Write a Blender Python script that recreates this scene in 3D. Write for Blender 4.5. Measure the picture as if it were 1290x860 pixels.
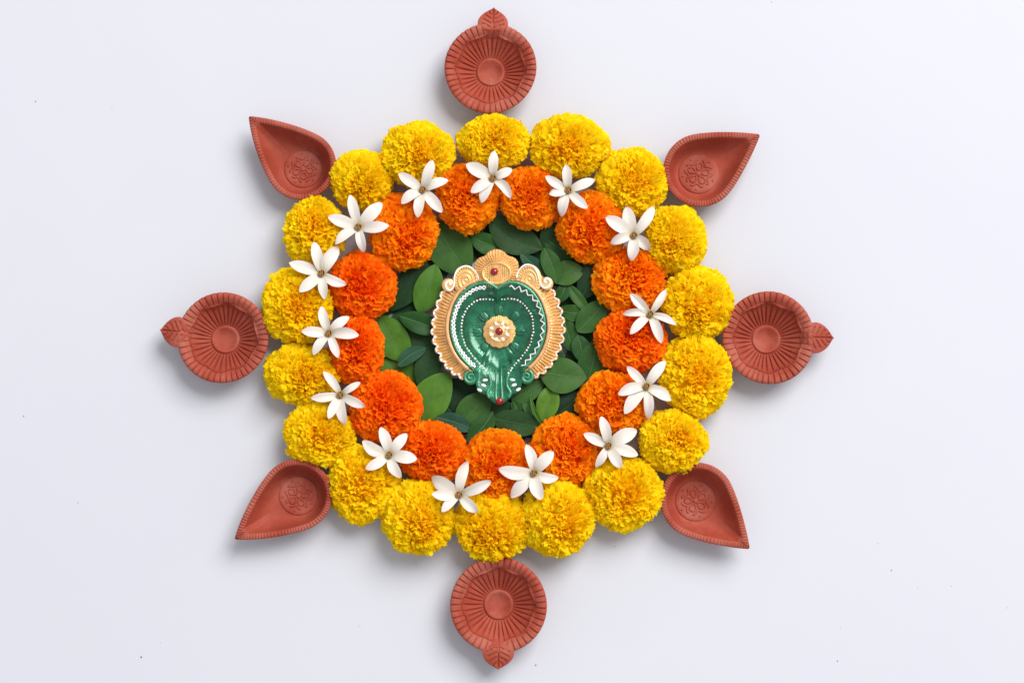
import bpy, math, random
import numpy as np
from mathutils import Vector, Matrix

# ------------------------------------------------------------------ scene, camera, light, exposure
for o in list(bpy.data.objects):
    bpy.data.objects.remove(o, do_unlink=True)
SC = bpy.context.scene
COL = SC.collection
CAM_POS = Vector((0.0, -0.14, 1.5))
LENS = 36.0 * CAM_POS.length / 0.774
cam_data = bpy.data.cameras.new('camera')
cam_data.lens = LENS
cam_data.sensor_width = 36.0
cam_data.clip_start = 0.05
cam_data.clip_end = 50.0
cam = bpy.data.objects.new('camera', cam_data)
cam.location = CAM_POS
CAM_ROT = (-CAM_POS).to_track_quat('-Z', 'Y')
cam.rotation_euler = CAM_ROT.to_euler()
COL.objects.link(cam)
SC.camera = cam

world = bpy.data.worlds.new('World')
SC.world = world
world.use_nodes = True
bg = world.node_tree.nodes['Background']
bg.inputs['Color'].default_value = (0.96, 0.97, 1.0, 1)
bg.inputs['Strength'].default_value = 0.65

key_data = bpy.data.lights.new('softbox', 'AREA')
key_data.shape = 'SQUARE'
key_data.size = 3.5
key_data.energy = 432.0
key_data.color = (1.0, 0.985, 0.965)
key = bpy.data.objects.new('softbox', key_data)
key.location = (2.35, 2.95, 4.3)
key.rotation_euler = (-key.location).to_track_quat('-Z', 'Y').to_euler()
COL.objects.link(key)

SC.render.engine = 'CYCLES'
SC.view_settings.view_transform = 'Standard'
SC.view_settings.look = 'None'
SC.view_settings.exposure = 0.0
SC.view_settings.gamma = 1.0
SC.view_settings.use_curve_mapping = False
SC.cycles.max_bounces = 14
SC.cycles.diffuse_bounces = 12
SC.cycles.transmission_bounces = 10

PI = math.pi
RNG = np.random.default_rng(11)


def at(px, py, z=0.0):
    """photo pixel -> point of the plane at height z"""
    k = 36.0 / LENS / 1290.0
    d = CAM_ROT @ Vector(((px - 645.0) * k, (430.0 - py) * k, -1.0))
    t = (z - CAM_POS.z) / d.z
    return CAM_POS + d * t


PXM = (at(700, 430, 0.022) - at(600, 430, 0.022)).length / 100.0   # metres per photo pixel near the things


# ------------------------------------------------------------------ helpers
def empty(name, loc=(0, 0, 0), rz=0.0, label=None, cat=None, group=None):
    o = bpy.data.objects.new(name, None)
    o.empty_display_size = 0.01
    o.location = loc
    o.rotation_euler = (0, 0, rz)
    COL.objects.link(o)
    tag(o, label, cat, group)
    return o


def tag(o, label=None, cat=None, group=None, kind=None):
    if label: o['label'] = label
    if cat: o['category'] = cat
    if group: o['group'] = group
    if kind: o['kind'] = kind
    return o


def make_mesh(name, V, F, mat, smooth=True, attrs=None):
    me = bpy.data.meshes.new(name)
    V = np.asarray(V, dtype=float)
    me.from_pydata(V.tolist(), [], F if isinstance(F, list) else F.tolist())
    if smooth:
        me.polygons.foreach_set('use_smooth', np.ones(len(me.polygons), dtype=bool))
    if attrs:
        for k, a in attrs.items():
            at_ = me.attributes.new(k, 'FLOAT', 'POINT')
            at_.data.foreach_set('value', np.asarray(a, dtype=np.float32))
    me.materials.append(mat)
    me.update()
    return me


def mobj(name, V, F, mat, parent=None, smooth=True, attrs=None, sharp=None):
    o = bpy.data.objects.new(name, make_mesh(name, V, F, mat, smooth, attrs))
    if sharp: o.data.set_sharp_from_angle(angle=math.radians(sharp))
    COL.objects.link(o)
    o.parent = parent
    return o


class MB:
    """collects pieces of one mesh"""
    def __init__(self):
        self.V = []; self.F = []; self.n = 0

    def add(self, V, F):
        V = np.asarray(V, dtype=float)
        self.V.append(V)
        self.F += [[i + self.n for i in f] for f in (F if isinstance(F, list) else F.tolist())]
        self.n += len(V)
        return self

    def build(self, name, mat, parent=None, smooth=True, scale=1.0):
        return mobj(name, np.concatenate(self.V) * scale, self.F, mat, parent, smooth)


def grid_faces(n, m, wrap=False, off=0, flip=False):
    """n rows of m columns; wrap joins the last column to the first"""
    F = []
    mm = m if wrap else m - 1
    for i in range(n - 1):
        for j in range(mm):
            a = off + i * m + j; b = off + i * m + (j + 1) % m
            c = off + (i + 1) * m + (j + 1) % m; d = off + (i + 1) * m + j
            F.append([a, d, c, b] if flip else [a, b, c, d])
    return F


def slab(P, th, down=False):
    """closed sheet of thickness th from a point grid P[n, m, 3]"""
    n, m, _ = P.shape
    du = np.gradient(P, axis=0); dv = np.gradient(P, axis=1)
    N = np.cross(du, dv)
    L = np.linalg.norm(N, axis=2, keepdims=True); L[L < 1e-12] = 1
    N = N / L
    s = np.sign(N[..., 2].sum()) or 1.0
    N = N * s
    if down: N = np.broadcast_to(np.array([0, 0, 1.0]), P.shape)
    B = P - N * th
    V = np.concatenate([P.reshape(-1, 3), B.reshape(-1, 3)])
    F = grid_faces(n, m, flip=(s < 0)) + grid_faces(n, m, off=n * m, flip=(s > 0))
    k = n * m
    def side(idx, fl):
        for a, b in zip(idx[:-1], idx[1:]):
            f = [a, b, b + k, a + k]
            F.append(f[::-1] if fl else f)
    side([j for j in range(m)], s > 0)
    side([(n - 1) * m + j for j in range(m)], s < 0)
    side([i * m for i in range(n)], s < 0)
    side([i * m + m - 1 for i in range(n)], s > 0)
    return V, F


def rings(rows, close_first=False, close_last=False):
    """rows: list of [m, 3] closed rings"""
    m = len(rows[0]); n = len(rows)
    V = np.concatenate(rows)
    F = grid_faces(n, m, wrap=True)
    if close_first:
        V = np.concatenate([V, rows[0].mean(axis=0)[None]])
        c = len(V) - 1
        F += [[c, (j + 1) % m, j] for j in range(m)]
    if close_last:
        V = np.concatenate([V, rows[-1].mean(axis=0)[None]])
        c = len(V) - 1; o = (n - 1) * m
        F += [[o + j, o + (j + 1) % m, c] for j in range(m)]
    return V, F


def tube(path, rad, sides=6, flat=1.0):
    P = np.asarray(path, dtype=float)
    n = len(P)
    R = np.full(n, rad) if np.isscalar(rad) else np.asarray(rad, dtype=float)
    T = np.gradient(P, axis=0)
    T /= np.maximum(np.linalg.norm(T, axis=1, keepdims=True), 1e-12)
    up = np.array([0, 0, 1.0])
    if abs(T[:, 2]).max() > 0.95:
        up = np.array([0.3, 1.0, 0.1])
    S = np.cross(T, up); S /= np.maximum(np.linalg.norm(S, axis=1, keepdims=True), 1e-12)
    U = np.cross(S, T)
    rows = []
    a = np.arange(sides) * 2 * PI / sides
    for i in range(n):
        rows.append(P[i] + R[i] * (np.cos(a)[:, None] * S[i] + flat * np.sin(a)[:, None] * U[i]))
    return rings(rows, True, True)


def ball(c, rx, ry, rz, rot=0.0, nu=10, nv=6):
    rows = []
    a = np.arange(nu) * 2 * PI / nu
    for i in range(1, nv):
        t = PI * i / nv
        x = np.cos(a) * math.sin(t) * rx; y = np.sin(a) * math.sin(t) * ry
        rows.append(np.stack([c[0] + x * math.cos(rot) - y * math.sin(rot),
                              c[1] + x * math.sin(rot) + y * math.cos(rot),
                              np.full(nu, c[2] - math.cos(t) * rz)], 1))
    V, F = rings(rows)
    V = np.concatenate([V, [[c[0], c[1], c[2] - rz], [c[0], c[1], c[2] + rz]]])
    k = len(V); o = (nv - 2) * nu
    F += [[k - 2, (j + 1) % nu, j] for j in range(nu)] + [[o + j, o + (j + 1) % nu, k - 1] for j in range(nu)]
    return V, F


def gem_mesh(c, r, h, n=10):
    """faceted round jewel: girdle, crown facets, table"""
    a = np.arange(n) * 2 * PI / n
    rows = []
    for rr, zz, da in ((r * 1.02, -h * .6, 0), (r, 0.0, 0), (r * .82, h * .55, PI / n), (r * .5, h, 0)):
        rows.append(np.stack([c[0] + rr * np.cos(a + da), c[1] + rr * np.sin(a + da), np.full(n, c[2] + zz)], 1))
    return rings(rows, True, True)


def smooth_path(pts, n):
    """Catmull-Rom through pts"""
    P = np.asarray(pts, dtype=float)
    Q = np.concatenate([[2 * P[0] - P[1]], P, [2 * P[-1] - P[-2]]])
    m = len(P) - 1
    out = []
    for s in np.linspace(0, m, n):
        i = min(int(s), m - 1); t = s - i
        p0, p1, p2, p3 = Q[i], Q[i + 1], Q[i + 2], Q[i + 3]
        out.append(0.5 * ((2 * p1) + (-p0 + p2) * t + (2 * p0 - 5 * p1 + 4 * p2 - p3) * t * t + (-p0 + 3 * p1 - 3 * p2 + p3) * t ** 3))
    return np.array(out)


# ------------------------------------------------------------------ materials
def new_mat(name):
    m = bpy.data.materials.new(name)
    m.use_nodes = True
    nt = m.node_tree
    b = nt.nodes['Principled BSDF']
    return m, nt, b


def nd(nt, typ, **kw):
    n = nt.nodes.new(typ)
    for k, v in kw.items():
        if k.startswith('i_'):
            n.inputs[k[2:].replace('_', ' ')].default_value = v
        else:
            setattr(n, k, v)
    return n


def ramp(nt, fac, stops):
    r = nd(nt, 'ShaderNodeValToRGB')
    el = r.color_ramp.elements
    while len(el) < len(stops): el.new(0.5)
    for e, (p, c) in zip(el, stops):
        e.position = p; e.color = (*c, 1)
    nt.links.new(fac, r.inputs['Fac'])
    return r


def noise(nt, scale, detail=3.0, rough=0.5, coord='Object'):
    tc = nd(nt, 'ShaderNodeTexCoord')
    n = nd(nt, 'ShaderNodeTexNoise')
    n.inputs['Scale'].default_value = scale
    n.inputs['Detail'].default_value = detail
    n.inputs['Roughness'].default_value = rough
    nt.links.new(tc.outputs[coord], n.inputs['Vector'])
    return n


def bump(nt, b, height, strength, dist):
    bp = nd(nt, 'ShaderNodeBump')
    bp.inputs['Strength'].default_value = strength
    bp.inputs['Distance'].default_value = dist
    nt.links.new(height, bp.inputs['Height'])
    nt.links.new(bp.outputs['Normal'], b.inputs['Normal'])
    return bp


def mat_table():
    m, nt, b = new_mat('white_board')
    n = noise(nt, 3.0, 4.0)
    r = ramp(nt, n.outputs['Fac'], [(0.32, (0.540, 0.548, 0.598)), (0.60, (0.552, 0.560, 0.608)), (0.74, (0.536, 0.545, 0.590))])
    nt.links.new(r.outputs['Color'], b.inputs['Base Color'])
    b.inputs['Roughness'].default_value = 0.6
    b.inputs['Specular IOR Level'].default_value = 0.25
    n2 = noise(nt, 240.0, 3.0)
    bump(nt, b, n2.outputs['Fac'], 0.05, 0.0006)
    return m


def mat_clay(name, tint=1.0, bloom=0.34):
    m, nt, b = new_mat(name)
    n = noise(nt, 55.0, 6.0, 0.62)
    r = ramp(nt, n.outputs['Fac'], [(0.28, (0.400 * tint, 0.060 * tint, 0.032 * tint)),
                                    (0.55, (0.490 * tint, 0.084 * tint, 0.047 * tint)),
                                    (0.80, (0.55 * tint, 0.128 * tint, 0.080 * tint))])
    # pale dusty bloom in patches
    n3 = noise(nt, 24.0, 8.0, 0.7)
    r3 = ramp(nt, n3.outputs['Fac'], [(0.56 if bloom < .5 else 0.40, (0, 0, 0)), (0.78, (1, 1, 1))])
    mx = nd(nt, 'ShaderNodeMix', data_type='RGBA')
    ml = nd(nt, 'ShaderNodeMath', operation='MULTIPLY'); ml.inputs[1].default_value = bloom
    nt.links.new(r3.outputs['Color'], ml.inputs[0])
    nt.links.new(ml.outputs[0], mx.inputs['Factor'])
    nt.links.new(r.outputs['Color'], mx.inputs['A'])
    mx.inputs['B'].default_value = (0.50, 0.195, 0.145, 1)
    nt.links.new(mx.outputs['Result'], b.inputs['Base Color'])
    b.inputs['Roughness'].default_value = 0.60
    b.inputs['Specular IOR Level'].default_value = 0.22
    n2 = noise(nt, 900.0, 5.0, 0.7)
    bump(nt, b, n2.outputs['Fac'], 0.6, 0.0008)
    return m


def mat_petals(name, c0, c1, c2, ctr_col, ctr_amt, trans):
    m, nt, b = new_mat(name)
    a = nd(nt, 'ShaderNodeAttribute', attribute_name='rnd')
    r = ramp(nt, a.outputs['Fac'], [(0.0, c0), (0.5, c1), (1.0, c2)])
    a2 = nd(nt, 'ShaderNodeAttribute', attribute_name='ctr')
    ml = nd(nt, 'ShaderNodeMath', operation='MULTIPLY'); ml.inputs[1].default_value = ctr_amt
    nt.links.new(a2.outputs['Fac'], ml.inputs[0])
    mx = nd(nt, 'ShaderNodeMix', data_type='RGBA')
    nt.links.new(ml.outputs[0], mx.inputs['Factor'])
    nt.links.new(r.outputs['Color'], mx.inputs['A'])
    mx.inputs['B'].default_value = (*ctr_col, 1)
    nt.links.new(mx.outputs['Result'], b.inputs['Base Color'])
    b.inputs['Roughness'].default_value = 0.75
    b.inputs['Specular IOR Level'].default_value = 0.08
    tr = nd(nt, 'ShaderNodeBsdfTranslucent')
    nt.links.new(mx.outputs['Result'], tr.inputs['Color'])
    ms = nd(nt, 'ShaderNodeMixShader'); ms.inputs['Fac'].default_value = trans
    nt.links.new(b.outputs[0], ms.inputs[1]); nt.links.new(tr.outputs[0], ms.inputs[2])
    nt.links.new(ms.outputs[0], nt.nodes['Material Output'].inputs['Surface'])
    return m


def mat_plain(name, col, rough=0.5, spec=0.4, metal=0.0, coat=0.0, var=0.0, nscale=120.0, bmp=0.0, sss=0.0):
    m, nt, b = new_mat(name)
    b.inputs['Base Color'].default_value = (*col, 1)
    b.inputs['Roughness'].default_value = rough
    b.inputs['Specular IOR Level'].default_value = spec
    b.inputs['Metallic'].default_value = metal
    b.inputs['Coat Weight'].default_value = coat
    b.inputs['Coat Roughness'].default_value = 0.12
    if sss:
        b.inputs['Subsurface Weight'].default_value = sss
        b.inputs['Subsurface Scale'].default_value = 0.002
    if var:
        n = noise(nt, nscale, 5.0, 0.6)
        lo = tuple(max(0, c * (1 - var)) for c in col); hi = tuple(min(1, c * (1 + var)) for c in col)
        r = ramp(nt, n.outputs['Fac'], [(0.3, lo), (0.7, hi)])
        nt.links.new(r.outputs['Color'], b.inputs['Base Color'])
    if bmp:
        n2 = noise(nt, nscale * 6, 4.0)
        bump(nt, b, n2.outputs['Fac'], bmp, 0.0004)
    return m


def mat_leaf(name, col, vein, rough=0.46, trans=0.12):
    m, nt, b = new_mat(name)
    n = noise(nt, 70.0, 5.0, 0.6)
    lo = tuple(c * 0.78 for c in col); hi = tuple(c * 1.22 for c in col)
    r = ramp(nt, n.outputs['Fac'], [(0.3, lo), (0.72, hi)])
    a = nd(nt, 'ShaderNodeAttribute', attribute_name='vein')
    mx = nd(nt, 'ShaderNodeMix', data_type='RGBA')
    ml = nd(nt, 'ShaderNodeMath', operation='MULTIPLY'); ml.inputs[1].default_value = 0.5
    nt.links.new(a.outputs['Fac'], ml.inputs[0])
    nt.links.new(ml.outputs[0], mx.inputs['Factor'])
    nt.links.new(r.outputs['Color'], mx.inputs['A'])
    mx.inputs['B'].default_value = (*vein, 1)
    oi = nd(nt, 'ShaderNodeObjectInfo')
    hv = nd(nt, 'ShaderNodeHueSaturation')
    mr = nd(nt, 'ShaderNodeMapRange'); mr.inputs['To Min'].default_value = 0.72; mr.inputs['To Max'].default_value = 1.35
    mh = nd(nt, 'ShaderNodeMapRange'); mh.inputs['To Min'].default_value = 0.515; mh.inputs['To Max'].default_value = 0.475
    nt.links.new(oi.outputs['Random'], mr.inputs['Value']); nt.links.new(oi.outputs['Random'], mh.inputs['Value'])
    nt.links.new(mr.outputs[0], hv.inputs['Value']); nt.links.new(mh.outputs[0], hv.inputs['Hue'])
    nt.links.new(mx.outputs['Result'], hv.inputs['Color'])
    nt.links.new(hv.outputs['Color'], b.inputs['Base Color'])
    b.inputs['Roughness'].default_value = rough
    b.inputs['Specular IOR Level'].default_value = 0.14
    n2 = noise(nt, 600.0, 4.0)
    bump(nt, b, n2.outputs['Fac'], 0.12, 0.0004)
    tr = nd(nt, 'ShaderNodeBsdfTranslucent')
    nt.links.new(mx.outputs['Result'], tr.inputs['Color'])
    ms = nd(nt, 'ShaderNodeMixShader'); ms.inputs['Fac'].default_value = trans
    nt.links.new(b.outputs[0], ms.inputs[1]); nt.links.new(tr.outputs[0], ms.inputs[2])
    nt.links.new(ms.outputs[0], nt.nodes['Material Output'].inputs['Surface'])
    return m


def mat_white_petal():
    m, nt, b = new_mat('waxy_white_petal')
    a = nd(nt, 'ShaderNodeAttribute', attribute_name='along')
    r = ramp(nt, a.outputs['Fac'], [(0.0, (0.62, 0.54, 0.34)), (0.24, (0.79, 0.74, 0.66)), (0.6, (0.82, 0.775, 0.725)), (1.0, (0.82, 0.765, 0.72))])
    nt.links.new(r.outputs['Color'], b.inputs['Base Color'])
    b.inputs['Roughness'].default_value = 0.45
    b.inputs['Specular IOR Level'].default_value = 0.3
    tr = nd(nt, 'ShaderNodeBsdfTranslucent')
    nt.links.new(r.outputs['Color'], tr.inputs['Color'])
    ms = nd(nt, 'ShaderNodeMixShader'); ms.inputs['Fac'].default_value = 0.25
    nt.links.new(b.outputs[0], ms.inputs[1]); nt.links.new(tr.outputs[0], ms.inputs[2])
    nt.links.new(ms.outputs[0], nt.nodes['Material Output'].inputs['Surface'])
    return m


def add_wear(m, col, thr, scale):
    nt = m.node_tree; b = nt.nodes['Principled BSDF']
    src = b.inputs['Base Color'].links[0].from_socket
    n = noise(nt, scale, 6.0, 0.65)
    r = ramp(nt, n.outputs['Fac'], [(thr, (0, 0, 0)), (thr + .05, (1, 1, 1))])
    mx = nd(nt, 'ShaderNodeMix', data_type='RGBA')
    nt.links.new(r.outputs['Color'], mx.inputs['Factor'])
    nt.links.new(src, mx.inputs['A']); mx.inputs['B'].default_value = (*col, 1)
    nt.links.new(mx.outputs['Result'], b.inputs['Base Color'])


M_TABLE = mat_table()
M_CLAY = [mat_clay('terracotta_a', .72), mat_clay('terracotta_b', 0.66)]
M_RIMC = mat_clay('terracotta_worn_rim', .69, 0.62)
M_YEL = mat_petals('yellow_marigold_petals', (0.98, 0.65, 0.003), (0.98, 0.77, 0.005), (0.98, 0.86, 0.016), (0.97, 0.62, 0.004), 0.42, 0.50)
M_ORA = mat_petals('orange_marigold_petals', (0.97, 0.20, 0.002), (0.98, 0.31, 0.003), (0.98, 0.46, 0.006), (0.96, 0.21, 0.003), 0.3, 0.46)
M_ORB = mat_petals('deep_orange_marigold_petals', (0.95, 0.13, 0.002), (0.98, 0.21, 0.003), (0.98, 0.33, 0.005), (0.95, 0.15, 0.003), 0.3, 0.46)
M_YCORE = mat_plain('yellow_core', (0.80, 0.36, 0.003), 1.0, 0.0, var=0.2)
M_OCORE = mat_plain('orange_core', (0.72, 0.06, 0.001), 1.0, 0.0, var=0.2)
M_PETAL = mat_white_petal()
M_THROAT = mat_plain('olive_throat', (0.30, 0.19, 0.06), 0.6, var=0.3, nscale=900)
M_STAMEN = mat_plain('brown_stamen', (0.34, 0.15, 0.045), 0.6, var=0.35, nscale=1500)
LEAF_VEIN = (0.10, 0.20, 0.07)
M_LEAF = {
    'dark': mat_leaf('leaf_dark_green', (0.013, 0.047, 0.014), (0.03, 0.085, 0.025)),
    'mid': mat_leaf('leaf_mid_green', (0.027, 0.092, 0.018), (0.055, 0.14, 0.035)),
    'light': mat_leaf('leaf_light_green', (0.050, 0.150, 0.014), LEAF_VEIN),
    'blue': mat_leaf('leaf_blue_green', (0.022, 0.074, 0.044), (0.05, 0.13, 0.08), 0.5),
}
M_RIB = mat_plain('leaf_midrib', (0.06, 0.155, 0.05), 0.5)
M_GOLD = mat_plain('gold_paint', (0.71, 0.43, 0.165), 0.34, 0.5, 0.4, 0.15, var=0.22, nscale=160, bmp=0.15)
M_COPPER = mat_plain('copper_gold_paint', (0.72, 0.37, 0.16), 0.38, 0.5, 0.2, 0.2, var=0.2, nscale=160, bmp=0.1)
M_GREEN = mat_plain('pearl_green_paint', (0.003, 0.118, 0.052), 0.26, 0.5, 0.35, 0.5, var=0.5, nscale=150, bmp=0.45)
M_GREENL = mat_plain('light_pearl_green_paint', (0.045, 0.26, 0.135), 0.28, 0.5, 0.3, 0.5, var=0.3, nscale=160, bmp=0.15)
M_WHITE = mat_plain('white_relief_paint', (0.84, 0.82, 0.80), 0.4, 0.5, 0, 0.2, var=0.05, nscale=400)
M_GEM = mat_plain('red_jewel', (0.28, 0.002, 0.006), 0.10, 0.5, 0.0, 0.3)
add_wear(M_GREENL, (0.40, 0.16, 0.07), 0.67, 210)
add_wear(M_GREEN, (0.05, 0.30, 0.17), 0.62, 190)
add_wear(M_GOLD, (0.42, 0.17, 0.07), 0.64, 200)
add_wear(M_COPPER, (0.45, 0.15, 0.07), 0.64, 170)
M_DUST = mat_plain('dust', (0.07, 0.065, 0.075), 0.8)

# ------------------------------------------------------------------ tabletop
def build_table():
    w, h, th, bv = 0.75, 0.55, 0.03, 0.004
    rows = []
    for (dx, z) in ((0, -th), (0, -bv), (-bv * .3, -bv * .3), (-bv, 0.0)):
        a, b = w + dx, h + dx
        rows.append(np.array([[-a, -b, z], [a, -b, z], [a, b, z], [-a, b, z]]))
    V, F = rings(rows, True, True)
    o = mobj('tabletop', V, F, M_TABLE, None, smooth=False)
    tag(o, 'smooth white tabletop board', 'tabletop', kind='structure')

build_table()
# ------------------------------------------------------------------ marigolds
MARI = []     # (x, y, a, b, c0, c) ellipsoids, used to lay the white blossoms on


def marigold(px0, px1, py0, py1, mat, core, label, group, seed, orange, tilt=None):
    r = np.random.default_rng(seed)
    cx, cy = (px0 + px1) / 2, (py0 + py1) / 2
    c = (0.0185 if not orange else 0.0175) * (0.94 + 0.12 * r.random())
    c0 = c * 0.93
    P0 = at(cx, cy, c0)
    a = (px1 - px0) / 2 * PXM * 1.048; b = (py1 - py0) / 2 * PXM * 1.048
    MARI.append((P0.x, P0.y, a, b, c0, c))
    root = empty('marigold', (P0.x, P0.y, 0), 0, label, 'marigold', group)
    n = 860 if not orange else 660
    # directions: spiral from the pole to the underside
    k = np.arange(n) + 0.5
    cmax = math.cos(math.radians(122))
    ct = 1 - (k / n) ** 1.12 * (1 - cmax)
    ct = np.clip(ct + r.normal(0, 0.012, n), -1, 1)
    st = np.sqrt(1 - ct ** 2)
    ph = k * 2.399963 + r.normal(0, 0.16, n)
    D = np.stack([st * np.cos(ph), st * np.sin(ph), ct], 1)
    # tilt of the flower axis
    if tilt is None:
        ta = r.uniform(0, 2 * PI); tm = math.radians(r.uniform(2, 30))
    else:
        ta, tm = math.radians(tilt[0]), math.radians(tilt[1])
    ax = Vector((-math.sin(ta), math.cos(ta), 0))
    Rm = np.array(Matrix.Rotation(tm, 3, ax))
    D = D @ Rm.T
    pole = np.array([0, 0, 1.0]) @ Rm.T
    # lumpy outline
    ph1, ph2, ph3 = r.uniform(0, 6.28, 3)
    lump = 1 + 0.035 * np.sin(3 * D[:, 0] * 2 + ph1) * np.sin(3 * D[:, 1] * 2 + ph2) + 0.03 * np.sin(7 * D[:, 0] + 5 * D[:, 2] + ph3) \
        + r.normal(0, 1, n) * (0.020 + 0.030 * np.clip(ct, 0, 1) ** 3)
    S = np.array([a, b, c])
    Pt = D * S * lump[:, None]                       # petal tip
    # outward normal of the ellipsoid mixed with the radial direction
    Nn = D / S; Nn /= np.linalg.norm(Nn, axis=1, keepdims=True)
    O = 0.5 * Nn + 0.5 * D; O /= np.linalg.norm(O, axis=1, keepdims=True)
    away = O * (O @ pole)[:, None] - pole            # tangent pointing away from the pole
    away /= np.maximum(np.linalg.norm(away, axis=1, keepdims=True), 1e-6)
    side = np.cross(O, away)
    thp = np.arccos(np.clip(D @ pole, -1, 1))        # angle from the pole
    fr = np.clip(thp / math.radians(95), 0, 1)
    sp = 1.25 * (1 - fr) + 0.38
    rot = r.normal(0, 1, n) * sp
    t1 = side * np.cos(rot)[:, None] + away * np.sin(rot)[:, None]
    t2 = -side * np.sin(rot)[:, None] + away * np.cos(rot)[:, None]
    big = 1.28 if orange else 1.0
    Lp = (0.0075 + 0.004 * fr) * r.uniform(0.85, 1.2, n)
    W = (0.0024 + 0.0016 * fr) * r.uniform(0.75, 1.3, n) * big
    bend = (0.0012 + 0.0052 * fr ** 1.2) * r.uniform(0.5, 1.4, n)
    amp = (0.00095 + 0.00010 * fr) * r.uniform(0.6, 1.6, n) * big
    fq = r.uniform(1.0, 2.1, n) * PI
    p1 = r.uniform(0, 6.28, n)
    cup = r.normal(0.0005, 0.0005, n)
    U = np.linspace(-1, 1, 7); Vv = np.array([0.0, 0.45, 0.8, 1.0])
    teeth = r.normal(0, 0.055, (n, 7))
    V = np.zeros((n, 4, 7, 3))
    for i, v in enumerate(Vv):
        for j, u in enumerate(U):
            ww = W * (0.38 + 0.62 * v ** 0.8)
            if v == 1.0: ww = ww * 0.93
            ll = Lp * (v - 1.0) - (Lp * v ** 3) * (0.17 * u * u + teeth[:, j] * 0.9)
            off = bend * (v ** 2) + amp * np.sin(fq * u + p1) * v ** 1.5 + cup * u * u * v
            V[:, i, j] = Pt + O * ll[:, None] + t1 * (ww * u)[:, None] + t2 * off[:, None] - O * (0.35 * bend * v ** 3)[:, None]
    V = V.reshape(-1, 3)
    V[:, 2] += c0
    low = V[:, 2] < 0.0008
    V[low, 2] = 0.0008 + r.random(low.sum()) * 0.0010
    base = np.array(grid_faces(4, 7))
    F = (base[None] + (np.arange(n) * 28)[:, None, None]).reshape(-1, 4)
    rnd = np.repeat(np.clip(r.normal(0.5, 0.24, n), 0, 1), 28)
    ctr = np.repeat(np.clip(1 - thp / math.radians(42), 0, 1) * r.uniform(0.3, 1.0), 28)
    p = mobj('petals', V, F, mat, root, True, {'rnd': rnd, 'ctr': ctr})
    tag(p, kind='stuff')
    Vb, Fb = ball((0, 0, c0), a * 0.64, b * 0.64, c * 0.58, 0, 20, 12)
    Vb[:, 2] = np.maximum(Vb[:, 2], 0.0004)
    mobj('flower_base', Vb, Fb, core, root)
    return root


ORD = ['first', 'second', 'third', 'fourth', 'fifth', 'sixth', 'seventh', 'eighth', 'ninth']
YEL = [(576, 667, 144, 215), (667, 768, 143, 226), (750, 842, 185, 274), (812, 892, 258, 346), (832, 925, 335, 428), (830, 922, 420, 525),
       (805, 891, 515, 596), (737, 834, 572, 668), (657, 749, 603, 700), (572, 669, 617, 706), (481, 573, 603, 698), (413, 503, 562, 658),
       (357, 448, 505, 588), (333, 426, 432, 510), (329, 420, 336, 434), (357, 437, 248, 338), (415, 496, 188, 266), (480, 574, 152, 236)]
YT = [None, (-110, 22), (-60, 14), (-130, 20), (-90, 25), (-45, 10), (0, 15), (-70, 10), (-60, 30), (-95, 38), (-60, 25), (160, 12), (-30, 14), (-40, 22), (-45, 12), None, (-80, 35), (-80, 20)]
ORA = [(549, 629, 205, 294), (628, 709, 208, 290), (702, 790, 240, 331), (747, 838, 313, 394), (750, 839, 388, 470), (727, 820, 467, 548),
       (668, 757, 522, 612), (583, 671, 540, 632), (502, 588, 530, 608), (440, 532, 467, 558), (413, 485, 396, 484), (414, 499, 316, 404), (465, 553, 242, 340)]
for i, q in enumerate(YEL):
    if i == 0:
        lb = 'yellow marigold touching the round clay lamp beyond the gold crown'
    elif i == 9:
        lb = 'yellow marigold touching the round clay lamp beyond the painted spout'
    elif i < 9:
        lb = 'yellow marigold, %s clockwise from the one touching the crown-side round lamp' % ORD[i - 1]
    else:
        lb = 'yellow marigold, %s anticlockwise from the one touching the crown-side round lamp' % ORD[17 - i]
    marigold(*q, M_YEL, M_YCORE, lb, 'yellow marigolds of the outer ring', 100 + i, False, YT[i])
for i, q in enumerate(ORA):
    if i == 7:
        lb = 'orange marigold facing the pointed red-jewelled spout of the painted lamp'
    elif i < 7 and i > 0:
        lb = 'orange marigold, %s anticlockwise from the one facing the painted spout' % ORD[6 - i]
    else:
        lb = 'orange marigold, %s clockwise from the one facing the painted spout' % ORD[(i - 8) % 13]
    deep = i in (8, 9, 10, 11, 4)
    marigold(*q, M_ORB if deep else M_ORA, M_OCORE, lb, 'orange marigolds of the inner ring', 300 + i, True)


def surf(x, y):
    h = 0.0
    for (mx, my, a, b, c0, c) in MARI:
        q = 1 - ((x - mx) / a) ** 2 - ((y - my) / b) ** 2
        if q > 0: h = max(h, c0 + c * math.sqrt(q))
    return h


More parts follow.
